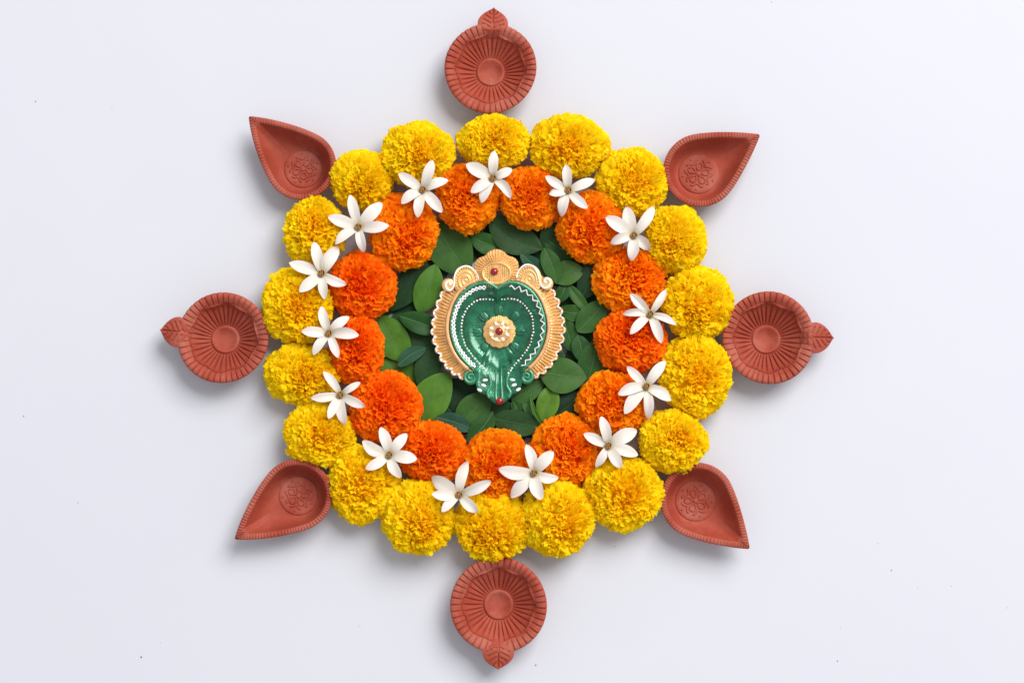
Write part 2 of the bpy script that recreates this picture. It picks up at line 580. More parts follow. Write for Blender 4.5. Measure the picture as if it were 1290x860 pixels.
# ------------------------------------------------------------------ white blossoms
WHITE = [
    ((532.6, 238.6), [(502.2, 218.2), (545, 201.7), (564.8, 226.8), (557, 267.6), (526, 274.2), (505.5, 256.4)], 1.0),
    ((621.0, 224), [(587.3, 206.4), (622.8, 189.9), (645.2, 213), (644, 249.8), (606.4, 255.8), (593.2, 242.6)], 1.0),
    ((716, 239.3), [(687.2, 221.9), (713.2, 207.2), (749.9, 225.9), (740, 262.5), (707.6, 273.1), (691.6, 244.6)], 1.0),
    ((798.7, 296), [(762.9, 273.1), (788.9, 260.1), (823.9, 260.1), (819, 314.6), (795.4, 328.5), (769, 306.5)], 1.0),
    ((819.4, 395.3), [(793.8, 369.8), (839.2, 364.5), (852, 408.7), (833.4, 432), (793.8, 420.7), (784.2, 395.3)], 0.74),
    ((814.6, 486.2), [(789.8, 461.4), (838.2, 454.5), (845.7, 504.2), (816.8, 527.9), (786.7, 521), (778.7, 496.8)], 0.95),
    ((766.6, 561), [(735.3, 546.1), (757.2, 524.2), (802.5, 541.5), (803.8, 573.1), (782.4, 589.5), (750.7, 588.4)], 1.0),
    ((672.9, 595.2), [(628, 590.8), (663.3, 559.4), (697.2, 568), (703.5, 601.9), (681.7, 629.1), (643.4, 626.6)], 1.05),
    ((578.3, 622.5), [(543.6, 600.4), (588.9, 580.5), (618.8, 605.5), (602.2, 645.3), (556.5, 644.6), (544, 621.8)], 1.0),
    ((490.3, 572.4), [(456.7, 555.1), (479.5, 537.8), (512.7, 545.8), (525.5, 578.4), (505, 601.6), (460.6, 590.8)], 1.0),
    ((428.7, 496.9), [(407.5, 467.7), (453.9, 481.3), (459.6, 512.3), (434.5, 535.2), (413.9, 527.2), (391.5, 501.2)], 0.86),
    ((414.2, 419.3), [(404.8, 385.8), (439.7, 398.8), (451.9, 422.2), (426.1, 450.7), (394.3, 446.9), (380.1, 417)], 0.95),
    ((405.2, 343.8), [(395.8, 304.6), (426.1, 310.9), (436.2, 358.6), (409, 376.8), (377, 367.4), (364.4, 330.2)], 1.0),
    ((451.4, 285.6), [(413.3, 273.1), (440.9, 245.5), (481.2, 255.4), (490.1, 284.7), (458.6, 317.9), (422.1, 307.4)], 1.0)]


def blossom(i, cen, tips, wf):
    r = np.random.default_rng(700 + i)
    # height: rests on the marigolds under the centre and the petals
    zc = 0.030
    for _ in range(6):
        c = at(*cen, zc)
        need = surf(c.x, c.y) + 0.002
        for t in tips:
            q = at(*t, zc)
            for s in (0.35, 0.7):
                need = max(need, surf(c.x + (q.x - c.x) * s, c.y + (q.y - c.y) * s) + 0.0005)
        zc = need
    c = at(*cen, zc)
    if i == 1:
        lb = 'white blossom on the yellow marigold that touches the crown-side round lamp'
    elif i == 4:
        lb = 'white blossom with narrow petals, third clockwise from the one before the crown-side lamp'
    elif 2 <= i <= 8:
        lb = 'white six-petalled blossom, %s clockwise from the one before the crown-side round lamp' % ORD[i - 2]
    else:
        lb = 'white six-petalled blossom, %s anticlockwise from the one before the crown-side round lamp' % ORD[(1 - i) % 14 - 1]
    root = empty('white_blossom', c, 0, lb, 'blossom', 'white blossoms between the marigold rings')
    C = np.array(c)
    for t in tips:
        q0 = at(*t, zc)
        zt = max(surf(q0.x, q0.y) + 0.0012, zc - 0.006)
        zt = min(zt, zc + 0.004) + r.uniform(0, 0.002)
        q = np.array(at(*t, zt)) - C
        L = np.linalg.norm(q[:2])
        d = np.array([q[0] / L, q[1] / L, 0]); s = np.array([-d[1], d[0], 0])
        ts = 1 - (1 - np.linspace(0, 1, 13)) ** 1.7; us = np.linspace(-1, 1, 7)
        W = 0.0042 * wf * r.uniform(0.84, 1.14) * min(1.12, max(0.85, L / 0.021))
        skew = r.normal(0, 0.0009); cupk = r.uniform(0.0006, 0.0018); tw = r.normal(0, 0.0012); wav = r.uniform(0, 6.28)
        P = np.zeros((13, 7, 3)); al = np.zeros((13, 7))
        for a_, tt in enumerate(ts):
            t2 = 0.06 + 0.94 * tt
            w = W * (0.40 + 0.60 * math.sin(PI * min(1, t2 ** 0.9 * 0.86)) ** 1.0) * (1 - max(0, (t2 - 0.52) / 0.48) ** 2.8) ** 0.55
            w = max(w, 0.00012)
            zz = q[2] * t2 ** 1.6 + 0.0022 * math.sin(PI * t2) - 0.0042 * (1 - t2) ** 3
            for b_, u in enumerate(us):
                P[a_, b_] = d * (L * t2) + s * (w * u + skew * math.sin(PI * t2)) \
                    + np.array([0, 0, zz + cupk * u * u * math.sin(PI * t2) + tw * u * t2 - 0.00032 * math.exp(-(u / .22) ** 2) + 0.00012 * math.cos(u * 7 + wav) * math.sin(PI * t2)
                                + 0.0003 * math.sin(5 * t2 + wav) * u])
                al[a_, b_] = t2
        V, F = slab(P, 0.0005, True)
        mobj('petal', V, F, M_PETAL, root, True, {'along': np.concatenate([al.ravel(), al.ravel()])}, 50)
    # throat and tube
    rows = []
    m = 16; a = np.arange(m) * 2 * PI / m
    low = max(-0.022, 0.004 - zc)
    for rr, zz in ((0.0018, low), (0.0021, low * .6), (0.0026, -0.006), (0.0032, -0.0025), (0.0034, 0.0008), (0.0029, 0.0012), (0.0023, -0.0008), (0.0014, -0.0024)):
        w = 1 + 0.06 * np.sin(3 * a + i)
        rows.append(np.stack([rr * .74 * w * np.cos(a), rr * .74 * w * np.sin(a), np.full(m, zz)], 1))
    V, F = rings(rows, True, True)
    mobj('throat', V, F, M_THROAT, root)
    mb = MB()
    for k in range(6):
        an = k * PI / 3 + r.uniform(-.2, .2)
        rr = r.uniform(.0009, .0017) if k else 0.0002
        V, F = ball((rr * math.cos(an), rr * math.sin(an), 0.0002 + r.uniform(0, .0006)), 0.0011, 0.0006, 0.0009, an, 8, 5)
        mb.add(V, F)
    tag(mb.build('stamens', M_STAMEN, root), kind='stuff')
    return root


for i, (cen, tips, wf) in enumerate(WHITE):
    blossom(i, cen, tips, wf)

# ------------------------------------------------------------------ leaves
# (base px, tip px, width px, colour, layer, fold, word)
LEAVES = [
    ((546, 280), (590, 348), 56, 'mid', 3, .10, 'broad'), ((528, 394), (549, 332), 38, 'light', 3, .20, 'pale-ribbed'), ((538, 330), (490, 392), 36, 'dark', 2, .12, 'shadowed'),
    ((503, 398), (560, 418), 30, 'mid', 4, .35, 'folded'), ((591, 297), (640, 315), 28, 'mid', 3, .30, 'folded'), ((478, 398), (516, 456), 44, 'light', 2, .12, 'broad'),
    ((501, 461), (538, 438), 19, 'blue', 5, .12, 'small'), ((484, 440), (529, 507), 46, 'light', 1, .12, 'long half-covered'), ((526, 536), (566, 468), 48, 'light', 4, .10, 'broad'),
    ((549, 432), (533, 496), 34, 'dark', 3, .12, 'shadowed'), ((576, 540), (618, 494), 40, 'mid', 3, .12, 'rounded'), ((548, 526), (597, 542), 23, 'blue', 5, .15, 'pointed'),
    ((621, 518), (588, 556), 28, 'mid', 5, .25, 'narrow'),
    ((616, 276), (684, 314), 44, 'dark', 4, .14, 'broad'), ((683, 314), (716, 284), 38, 'dark', 3, .12, 'rounded'), ((686, 300), (730, 322), 34, 'mid', 3, .10, 'rounded'),
    ((685, 312), (702, 358), 25, 'mid', 6, .12, 'upright'), ((697, 353), (736, 339), 32, 'mid', 5, .10, 'nearly circular'), ((655, 320), (700, 358), 20, 'blue', 5, .12, 'slim'),
    ((752, 328), (731, 378), 32, 'dark', 4, .12, 'oval'), ((713, 357), (744, 396), 16, 'mid', 4, .35, 'slim folded'), ((714, 356), (703, 382), 18, 'mid', 4, .12, 'small'),
    ((727, 418), (763, 378), 34, 'mid', 5, .12, 'oval'), ((704, 390), (740, 389), 22, 'mid', 3, .12, 'half-hidden'), ((708, 398), (722, 444), 26, 'mid', 3, .12, 'half-hidden'),
    ((679, 468), (740, 476), 46, 'mid', 6, .10, 'broad'), ((752, 428), (737, 489), 38, 'mid', 4, .12, 'oval'), ((727, 421), (735, 458), 24, 'mid', 4, .12, 'small'),
    ((700, 432), (706, 464), 20, 'mid', 4, .12, 'small'), ((684, 532), (697, 482), 32, 'light', 5, .45, 'folded pointed'), ((668, 498), (684, 536), 9, 'light', 6, .9, 'edge-on'),
    ((644, 504), (686, 481), 26, 'mid', 4, .15, 'slim'), ((620, 527), (684, 538), 34, 'dark', 5, .12, 'broad'), ((658, 500), (671, 528), 14, 'mid', 4, .2, 'narrow'),
    ((686, 532), (733, 494), 40, 'dark', 3, .12, 'broad'), ((616, 508), (654, 524), 24, 'dark', 3, .12, 'half-hidden'), ((645, 505), (655, 525), 14, 'mid', 4, .2, 'tiny'),
    # deeper layer that closes the gaps
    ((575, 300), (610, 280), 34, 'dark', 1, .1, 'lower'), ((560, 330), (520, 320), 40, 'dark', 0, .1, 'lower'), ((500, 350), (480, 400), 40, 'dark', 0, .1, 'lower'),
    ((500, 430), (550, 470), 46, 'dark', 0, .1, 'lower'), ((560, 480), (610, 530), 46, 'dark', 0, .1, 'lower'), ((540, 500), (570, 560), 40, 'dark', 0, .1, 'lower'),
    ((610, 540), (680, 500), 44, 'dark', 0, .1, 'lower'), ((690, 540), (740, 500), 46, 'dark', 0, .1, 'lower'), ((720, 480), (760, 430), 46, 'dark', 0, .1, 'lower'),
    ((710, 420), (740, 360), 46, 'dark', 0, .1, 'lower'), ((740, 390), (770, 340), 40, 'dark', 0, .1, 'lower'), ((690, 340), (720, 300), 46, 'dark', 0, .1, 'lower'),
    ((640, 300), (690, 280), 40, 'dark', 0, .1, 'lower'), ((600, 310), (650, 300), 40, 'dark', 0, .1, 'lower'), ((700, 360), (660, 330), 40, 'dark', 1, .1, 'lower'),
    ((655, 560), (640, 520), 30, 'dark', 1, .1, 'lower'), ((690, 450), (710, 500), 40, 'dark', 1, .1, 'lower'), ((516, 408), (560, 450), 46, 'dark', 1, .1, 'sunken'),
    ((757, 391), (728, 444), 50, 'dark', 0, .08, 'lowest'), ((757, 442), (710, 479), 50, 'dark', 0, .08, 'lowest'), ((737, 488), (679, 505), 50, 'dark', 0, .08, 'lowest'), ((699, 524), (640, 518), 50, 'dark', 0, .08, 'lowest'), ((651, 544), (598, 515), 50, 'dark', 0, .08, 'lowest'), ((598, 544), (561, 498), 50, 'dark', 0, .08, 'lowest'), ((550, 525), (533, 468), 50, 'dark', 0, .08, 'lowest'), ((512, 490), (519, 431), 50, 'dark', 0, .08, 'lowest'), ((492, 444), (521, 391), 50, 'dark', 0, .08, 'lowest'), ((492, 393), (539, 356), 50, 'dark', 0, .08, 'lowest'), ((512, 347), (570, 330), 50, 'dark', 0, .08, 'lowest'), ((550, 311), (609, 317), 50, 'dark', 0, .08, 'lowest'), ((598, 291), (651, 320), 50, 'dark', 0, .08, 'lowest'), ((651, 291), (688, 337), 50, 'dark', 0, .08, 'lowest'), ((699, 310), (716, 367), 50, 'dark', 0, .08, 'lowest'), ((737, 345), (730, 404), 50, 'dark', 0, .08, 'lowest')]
COLW = {'dark': 'dark green', 'mid': 'green', 'light': 'light green', 'blue': 'bluish green'}


def leaf(i, base, tip, wpx, colr, layer, fold, label):
    r = np.random.default_rng(900 + i)
    z = 0.0016 + 0.0019 * layer
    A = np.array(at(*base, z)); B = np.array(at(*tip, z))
    C = (A + B) / 2; d = B - A; L = np.linalg.norm(d); d /= L; s = np.array([-d[1], d[0], 0])
    root = empty('leaf', C, 0, label, 'leaf', 'green leaves round the painted lamp')
    n, m = 21, 15
    ts = np.linspace(0, 1, n); us = np.linspace(-1, 1, m)
    P = np.zeros((n, m, 3)); ve = np.zeros((n, m))
    W = wpx * PXM / 2
    bow = r.normal(0, 0.0015); arch = r.uniform(0.0004, 0.0022) if layer > 0 else 0.0004
    tw = r.normal(0, 0.05) if layer > 1 else 0; ph = r.uniform(0, 6.28)
    hid = layer == 0
    for a_, t in enumerate(ts):
        e = t ** 0.92
        w = W * max(0.004, math.sin(PI * min(max(e, 0.0), 1)) ** 0.72)
        if t > 0.86: w *= 1 - 0.25 * ((t - 0.86) / 0.14) ** 2
        for b_, u in enumerate(us):
            wave = 0.00035 * math.sin(9 * t + ph + 2 * u) * abs(u)
            zz = arch * math.sin(PI * t) + fold * w * (abs(u) ** 1.15 - .5 * abs(u) ** 3) + tw * w * u + wave
            veinp = abs(((t * 7.5 + 0.9 * abs(u) * (1 if 1 else 0)) % 1.0) - 0.5) * 2
            groove = max(0.0, 1 - veinp / 0.22)
            zz -= 0.00016 * groove * (0.2 < t < 0.92)
            P[a_, b_] = d * (L * (t - .5)) + s * (w * u * (math.cos(min(1.2, fold))) + bow * math.sin(PI * t)) + np.array([0, 0, zz])
            ve[a_, b_] = groove * 0.55 * (1 - 0.6 * abs(u)) + 0.0
    low = P[..., 2] + z < 0.0006
    P[..., 2][low] = 0.0006 - z
    V, F = slab(P, 0.00028, True)
    mobj('blade', V, F, M_LEAF[colr], root, True, {'vein': np.concatenate([ve.ravel(), ve.ravel() * 0])}, 50)
    path = P[:-1, m // 2] + np.array([0, 0, 0.00002])
    V, F = tube(path, np.linspace(0.00042, 0.00016, len(path)), 5)
    mobj('midrib', V, F, M_RIB if colr != 'dark' else M_LEAF['mid'], root)
    return root


ora_c = [((q[0] + q[1]) / 2, (q[2] + q[3]) / 2) for q in ORA]
used = {}
LABS = []
for i, (base, tip, w, colr, layer, fold, word) in enumerate(LEAVES):
    mx, my = (base[0] + tip[0]) / 2, (base[1] + tip[1]) / 2
    k = min(range(13), key=lambda j: (ora_c[j][0] - mx) ** 2 + (ora_c[j][1] - my) ** 2)
    if k == 7: near = 'beside the orange marigold facing the painted spout'
    elif 0 < k < 7: near = 'beside the %s orange marigold anticlockwise from the painted spout' % ORD[6 - k]
    else: near = 'beside the %s orange marigold clockwise from the painted spout' % ORD[(k - 8) % 13]
    LABS.append('%s %s leaf %s' % (word, COLW[colr], near))
for i, q in enumerate(LEAVES):
    leaf(i, *q[:6], LABS[i])


# ------------------------------------------------------------------ round fluted clay lamps
def angrid(n): return np.arange(n) * 2 * PI / n


def ring_at(r_, z_, th):
    r_ = np.broadcast_to(r_, th.shape); z_ = np.broadcast_to(z_, th.shape)
    return np.stack([r_ * np.cos(th), r_ * np.sin(th), z_], 1)


def round_lamp_meshes(R, H, mat, seed, tipr):
    r = np.random.default_rng(seed)
    N = 720
    th = angrid(N)
    nf, nr = 36, 45
    jf = 0.02 * np.sin(3 * th + seed) + 0.02 * np.sin(5 * th + 2 * seed)
    def groove(count, sharp, t):
        x = ((t * count / (2 * PI)) % 1.0 - 0.5) * 2
        return np.exp(-((1 - np.abs(x)) / sharp) ** 2)
    gf = groove(nf, 0.26, th + jf)
    gr = groove(nr, 0.20, th + jf * .8)
    # eight-pointed star lip
    xs = np.abs(((th * 8 / (2 * PI)) % 1.0) - 0.5) * 2
    star = 0.715 + 0.055 * xs
    wob = 1 + 0.006 * np.sin(2 * th + seed) + 0.004 * np.sin(3 * th)
    parts = {}
    # bowl: base, outer wall, under the rim, then the fluted inside
    rows = [ring_at(R * .46, 0.0, th), ring_at(R * .50 * wob, 0.0012, th), ring_at(R * .60 * wob, H * .22, th), ring_at(R * .76 * wob, H * .50, th),
            ring_at(R * .90 * wob, H * .74, th), ring_at(R * .965 * wob, H * .86, th)]
    V, F = rings(rows, True, False)
    mb = MB(); mb.add(V, F)
    rows = []
    for t in np.linspace(0, 1, 13):
        rr = R * (star * (1 - t) + 0.295 * t)
        zz = H * (0.80 - 0.52 * t ** 0.75) - 0.0013 * gf * math.sin(PI * min(1, 0.10 + t * 0.95)) ** 0.5 + 0.0005 * (1 - gf) * math.sin(PI * t)
        if t == 0: zz = zz + 0.0011
        rows.append(ring_at(rr, zz, th))
    V, F = rings(rows)
    mb.add(V, F)
    parts['bowl'] = make_mesh('bowl', np.concatenate(mb.V), mb.F, mat)
    # rim of rounded segments
    rows = [ring_at(R * .965 * wob, H * .86, th)]
    for t, rr, zz in ((0, .995, .90), (.12, 1.0, .935), (.25, .985, .972), (.4, .95, .998), (.55, .905, 1.0), (.7, .86, .972), (.85, .815, .925), (1.0, .775, .875)):
        rows.append(ring_at(R * wob * (rr - 0.004 * gr * (t < .5)), H * zz - 0.0012 * gr * (0.6 + 0.4 * math.sin(PI * t)) + 0.0004 * (1 - gr), th))
    rows.append(ring_at(R * (star + 0.012), H * .82, th))
    rows.append(ring_at(R * star, H * .80 + 0.0011, th))
    V, F = rings(rows)
    parts['rim'] = make_mesh('rim', V, F, M_RIMC)
    # boss in the middle
    rows = []
    t2 = angrid(96)
    for rr, zz in ((.34, .22), (.335, .29), (.32, .345), (.29, .36), (.26, .335), (.20, .265), (.13, .22), (.06, .205)):
        rows.append(ring_at(R * rr * .95, H * zz, t2))
    V, F = rings(rows, False, True)
    parts['centre_boss'] = make_mesh('centre_boss', V, F, M_RIMC)
    # leaf-shaped handle pointing to +y, veins pressed in
    n, m = 61, 41
    P = np.zeros((n, m, 3))
    for a_, t in enumerate(np.linspace(0, 1, n)):
        y = R * (0.70 + (tipr - 0.70) * t)
        w = R * 0.35 * (math.sin(PI * (0.06 + 0.94 * t)) ** 0.72 if t < 1 else 0) * (1 - 0.12 * t)
        if t > 0.82: w = max(w * (1 - 0.45 * ((t - .82) / .18) ** 1.5), R * 0.012)
        for b_, u in enumerate(np.linspace(-1, 1, m)):
            z = H * (0.93 + 0.16 * math.sin(PI * min(1, t * 1.1 + .1)) * 0.7) - 0.0016 * abs(u) ** 3 - 0.0045 * max(0, .22 - t) / .22
            z -= 0.0013 * math.exp(-((u * w / R) / 0.018) ** 2) * (t < .93)
            v = (t * 6.2 - 1.5 * abs(u)) % 1.0
            z -= 0.0011 * math.exp(-((v - .5) / 0.16) ** 2) * (0.10 < abs(u) < 0.72) * (0.15 < t - .25 * abs(u) < 0.72)
            P[a_, b_] = (w * u, y, z)
    V, F = slab(P, 0.0042, True)
    parts['leaf_handle'] = make_mesh('leaf_handle', V, F, mat)
    parts['leaf_handle'].set_sharp_from_angle(angle=math.radians(60))
    return parts


ROUND = [((617.8, 85.5), 58.8, (622, 9), 'round fluted clay lamp with leaf handle, beyond the gold crown of the painted lamp'),
         ((968.5, 425), 58.5, (1051, 425), 'round fluted clay lamp with leaf handle, a quarter turn clockwise from the crown-side one'),
         ((628, 762), 60.0, (627.5, 843), 'round fluted clay lamp with leaf handle, beyond the pointed spout of the painted lamp'),
         ((280.5, 425), 57.5, (201, 415), 'round fluted clay lamp with leaf handle, a quarter turn anticlockwise from the crown-side one')]
H_R = 0.0215
for i, (cpx, rpx, tip, lb) in enumerate(ROUND):
    c = at(*cpx, H_R); tp = at(*tip, H_R)
    R = rpx * PXM
    dz = math.atan2(tp.y - c.y, tp.x - c.x) - PI / 2
    root = empty('round_clay_lamp', (c.x, c.y, 0), dz, lb, 'oil lamp', 'round clay lamps with leaf handles')
    for nm, me in round_lamp_meshes(R, H_R, M_CLAY[i % 2], i, math.hypot(tp.x - c.x, tp.y - c.y) / R).items():
        o = bpy.data.objects.new(nm, me); COL.objects.link(o); o.parent = root


# ------------------------------------------------------------------ teardrop clay lamps
def teardrop_outline(R, T, n):
    """closed outline about the bowl centre, tip on +x at distance T, equal arc steps"""
    a0 = math.radians(76)
    arc = [(R * math.cos(a), R * math.sin(a)) for a in np.linspace(PI, a0, 60)]
    p0 = np.array(arc[-1]); tan = np.array([math.sin(a0), -math.cos(a0)])
    p3 = np.array([T, R * 0.055]); 
    p1 = p0 + tan * (T - R) * 0.46; p2 = p3 + np.array([-0.52, 0.42]) * (T - R * .95) * 0.95
    bez = [tuple((1 - t) ** 3 * p0 + 3 * (1 - t) ** 2 * t * p1 + 3 * (1 - t) * t * t * p2 + t ** 3 * p3) for t in np.linspace(0, 1, 50)[1:]]
    capp = [(T + R * 0.03, R * 0.03), (T + R * .04, 0.0)]
    up = np.array(arc + bez + capp)
    lo = up[::-1][1:-1] * np.array([1, -1])
    full = np.concatenate([up, lo])[::-1]
    full = np.concatenate([full, full[:1]])
    s = np.concatenate([[0], np.cumsum(np.linalg.norm(np.diff(full, axis=0), axis=1))])
    q = np.linspace(0, s[-1], n, endpoint=False)
    return np.stack([np.interp(q, s, full[:, 0]), np.interp(q, s, full[:, 1])], 1)


H_T = 0.021
TEAR = [((379, 208), 44.5, (315, 148), 'smooth teardrop clay lamp, next anticlockwise after the round lamp beyond the gold crown'),
        ((882.5, 214), 47.0, (955, 171), 'smooth teardrop clay lamp, next clockwise after the round lamp beyond the gold crown'),
        ((373, 623.5), 45.0, (298, 677), 'smooth teardrop clay lamp, next clockwise after the round lamp beyond the painted spout'),
        ((879, 630), 47.0, (942.5, 689), 'smooth teardrop clay lamp, next anticlockwise after the round lamp beyond the painted spout')]


def teardrop_lamp(i, cpx, rpx, tip, label):
    c = at(*cpx, H_T); tp = at(*tip, H_T)
    R = rpx * PXM; T = math.hypot(tp.x - c.x, tp.y - c.y)
    rz = math.atan2(tp.y - c.y, tp.x - c.x)
    root = empty('teardrop_clay_lamp', (c.x, c.y, 0), rz, label, 'oil lamp', 'teardrop clay lamps')
    mat = M_CLAY[(i + 1) % 2]
    H = H_T
    notch = 88
    N = notch * 8
    O = teardrop_outline(R, T, N)
    # inward offset
    tan = np.roll(O, -1, 0) - np.roll(O, 1, 0); tan /= np.linalg.norm(tan, axis=1, keepdims=True)
    nin = np.stack([-tan[:, 1], tan[:, 0]], 1)
    if ((O + nin * .001)[0] ** 2).sum() > (O[0] ** 2).sum(): nin = -nin
    rr = np.random.default_rng(50 + i)
    wob = 1 + 0.006 * np.sin(np.arange(N) / N * 4 * PI + i)
    O = O * wob[:, None]
    for _ in range(10): nin = (np.roll(nin, 1, 0) + nin + np.roll(nin, -1, 0)) / 3
    nin /= np.linalg.norm(nin, axis=1, keepdims=True)
    def row(P2, z): return np.concatenate([P2, np.broadcast_to(np.asarray(z, dtype=float).reshape(-1, 1), (N, 1))], 1)
    k = np.arange(N)
    x = ((k / 8.0 + 0.3 * np.sin(k / N * 2 * PI * 7)) % 1.0 - .5) * 2
    g = np.exp(-((1 - np.abs(x)) / 0.25) ** 2)
    wrim = R * 0.165
    # limit inset near the narrow tip
    def inset(w): 
        Q = O + nin * w
        Q[:, 1] = np.where(O[:, 1] >= 0, np.maximum(Q[:, 1], 0.0), np.minimum(Q[:, 1], 0.0))
        Q[:, 0] = np.minimum(Q[:, 0], T - w * 1.9)
        return Q
    med = R * 0.545
    ang = np.arctan2(O[:, 1], O[:, 0])
    mc = np.stack([med * np.cos(ang), med * np.sin(ang)], 1)
    base = np.stack([R * .60 * np.cos(ang), R * .60 * np.sin(ang)], 1)
    rows = [row(base * .94, 0.0), row(base, 0.001)]
    for t in (0.25, .5, .75, .93):
        rows.append(row(base * (1 - t) + (O + nin * R * .02) * t, H * (0.04 + 0.86 * t ** 1.25)))
    V, F = rings(rows, True, False)
    mb = MB(); mb.add(V, F)
    rows = []
    I = inset(wrim)
    for t in np.linspace(0, 1, 14):
        rows.append(row(I * (1 - t) + mc * t, H * 0.18 + (H * 0.93 - H * 0.18) * (1 - t) ** 2.1))
    V, F = rings(rows)
    mb.add(V, F)
    mb.build('bowl', mat, root)
    rows = [row(base * .07 + (O + nin * R * .02) * .93, H * (0.04 + 0.86 * .93 ** 1.25))]
    for w, z, dg in ((0.015, .915, .3), (0.0, .955, .8), (.02, .985, 1), (.05, 1.0, 1), (.12, 1.0, 1), (.15, .98, .7), (.165, .93, 0)):
        rows.append(row(inset(R * w + 0) if w > 0 else O, H * z - 0.0009 * g * dg))
    V, F = rings(rows)
    mb = MB(); mb.add(V, F)
    mb.build('rim', M_RIMC, root)
    # floor medallion
    a = angrid(80)
    rws = [ring_at(med * q, H * z, a) for q, z in ((1.03, .16), (1.0, .20), (.95, .222), (.8, .222), (.5, .218), (.2, .216))]
    V, F = rings(rws, False, True)
    fm = mobj('floor_medallion', V, F, M_RIMC, root)
    # pressed flower on the medallion
    mb = MB()
    zt = H * .222
    a0 = rr.uniform(0, 6.28)
    rad = 0.00064
    for q in range(5):
        an = a0 + q * 2 * PI / 5
        loop = []
        for s in np.linspace(0, 2 * PI, 15):
            lx = med * (.36 + .19 * math.cos(s)); ly = med * .145 * math.sin(s) * (1 + .25 * math.cos(s))
            loop.append((lx * math.cos(an) - ly * math.sin(an), lx * math.sin(an) + ly * math.cos(an), zt))
        mb.add(*tube(loop, rad, 6, 1.1))
        # chevron between petals
        am = an + PI / 5
        ch = [(med * .70 * math.cos(an + .16), med * .70 * math.sin(an + .16), zt), (med * .66 * math.cos(an + .34), med * .66 * math.sin(an + .34), zt), (med * .50 * math.cos(am), med * .50 * math.sin(am), zt),
              (med * .66 * math.cos(am + .29), med * .66 * math.sin(am + .29), zt), (med * .70 * math.cos(am + .47), med * .70 * math.sin(am + .47), zt)]
        mb.add(*tube(smooth_path(ch, 11), rad * 1.1, 6, 1.1))
        mb.add(*ball((med * .80 * math.cos(am), med * .80 * math.sin(am), zt), .0009, .0009, .0007))
    mb.add(*ball((0, 0, zt), med * .15, med * .15, .0009, 0, 14, 7))
    o = mb.build('flower_relief', M_RIMC, fm)
    return root


for i, q in enumerate(TEAR):
    teardrop_lamp(i, *q)


